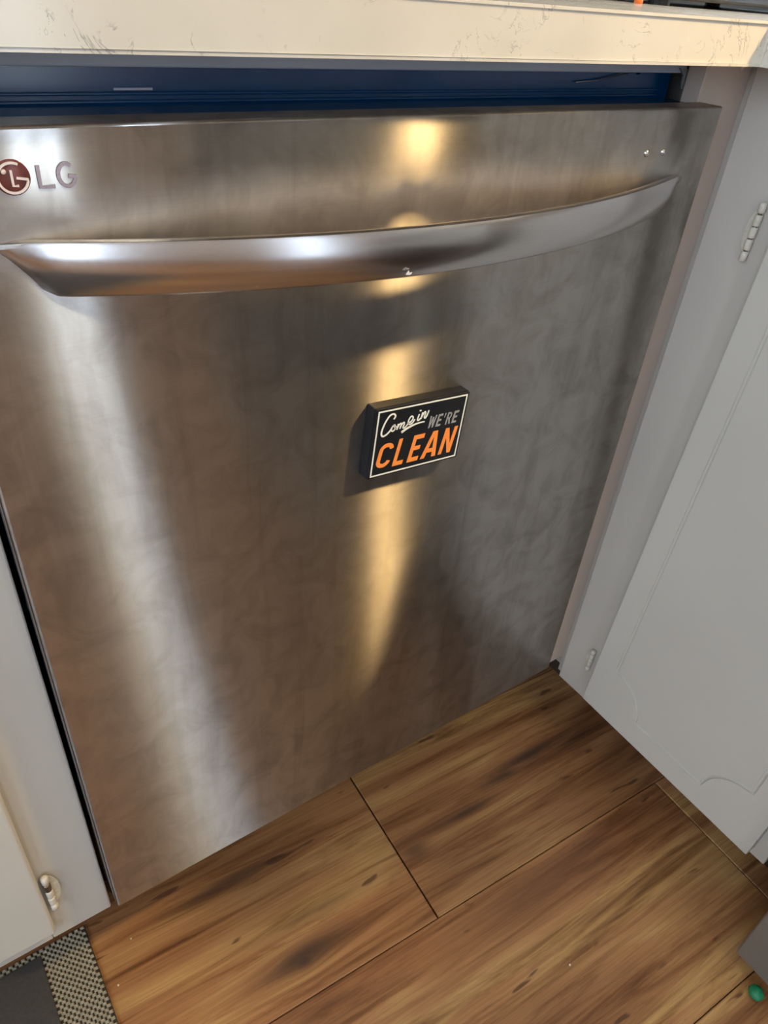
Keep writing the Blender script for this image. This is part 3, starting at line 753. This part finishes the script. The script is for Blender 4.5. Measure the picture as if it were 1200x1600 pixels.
tag(link_mesh('bottle_cap', bm, M['orange'], None, True), 'small orange cap on the counter beside the black appliance', 'cap')

# ------------------------------------------------------------------ rug with a woven border
rug = empty('rug', (-0.30, -0.4, 0), 'charcoal mat with a woven greige border under the left cabinet', 'rug')
RA, RB, RC_, RD = -0.62, -0.0335, -1.0, 0.079    # x0 x1 y0 y1
def RG(o): o.matrix_parent_inverse = Matrix.Translation((0.30, 0.4, 0)); return o
RG(box('rug_backing', (RA, RC_, 0.0), (RB, RD, 0.0025), M['weave_base'], rug))
BW = 0.0495
RG(box('rug_center', (RA+BW, RC_+BW, 0.0025), (RB-BW, RD-0.008, 0.0056), M['rug_center'], rug, 0.001))
verts = []; faces = []
def stitch(x, y, lx, ly, h):
    b0 = len(verts)
    for (sx, sy, z) in ((-1,-1,0.0024), (1,-1,0.0024), (1,1,0.0024), (-1,1,0.0024), (-0.55,-0.5,h), (0.55,-0.5,h), (0.55,0.5,h), (-0.55,0.5,h)):
        verts.append((x+sx*lx/2, y+sy*ly/2, z))
    faces.extend([tuple(b0+i for i in f) for f in ((4,5,6,7), (0,1,5,4), (1,2,6,5), (2,3,7,6), (3,0,4,7))])
px_, py_ = 0.0064, 0.0036
ny_ = int((RD-RC_)/py_); nx_ = int((RB-RA)/px_)
for j in range(ny_):
    y = RD-0.002-j*py_
    for i in range(nx_):
        x = RB-0.0032-i*px_-(px_/2 if j % 2 else 0)
        if x < RA+0.003: continue
        if RA+BW < x < RB-BW and RC_+BW < y < RD-0.008: continue
        stitch(x, y, 0.0047+random.uniform(-0.0003, 0.0003), 0.0036, 0.0046+random.uniform(-0.0004, 0.0004))
me = bpy.data.meshes.new('woven_border'); me.from_pydata(verts, [], faces); me.materials.append(M['weave'])
wb = bpy.data.objects.new('woven_border', me); COL.objects.link(wb); wb.parent = rug; RG(wb); wb['kind'] = 'stuff'; wb['label'] = 'woven greige border'

# ------------------------------------------------------------------ small things on the floor
bm = bmesh.new(); bmesh.ops.create_icosphere(bm, subdivisions=3, radius=0.0085)
for v in bm.verts: v.co.z *= 0.8; v.co *= 1+0.06*math.sin(v.co.x*900)*math.sin(v.co.y*700)
g_ = link_mesh('green_pebble', bm, M['green'], None, True); g_.location = (0.5770, -0.4040, 0.0066)
tag(g_, 'small round green lump on the floor at the foot of the grey range', 'lump')
for (x, y, r, lab) in ((0.418, -0.2633, 0.0013, 'white crumb lying on bare planks in front of the right cabinet'), (-0.0219, -0.0024, 0.0012, 'white crumb on the plank closest to the woven rug border'), (0.0062, 0.0369, 0.0010, 'tiny crumb on the floor just below the dishwasher\'s left corner')):
    bm = bmesh.new(); bmesh.ops.create_icosphere(bm, subdivisions=1, radius=r)
    for v in bm.verts: v.co *= random.uniform(0.75, 1.2)
    c_ = link_mesh('crumb', bm, M['crumb']); c_.location = (x, y, r*0.8); tag(c_, lab, 'crumb', 'crumbs on the floor')
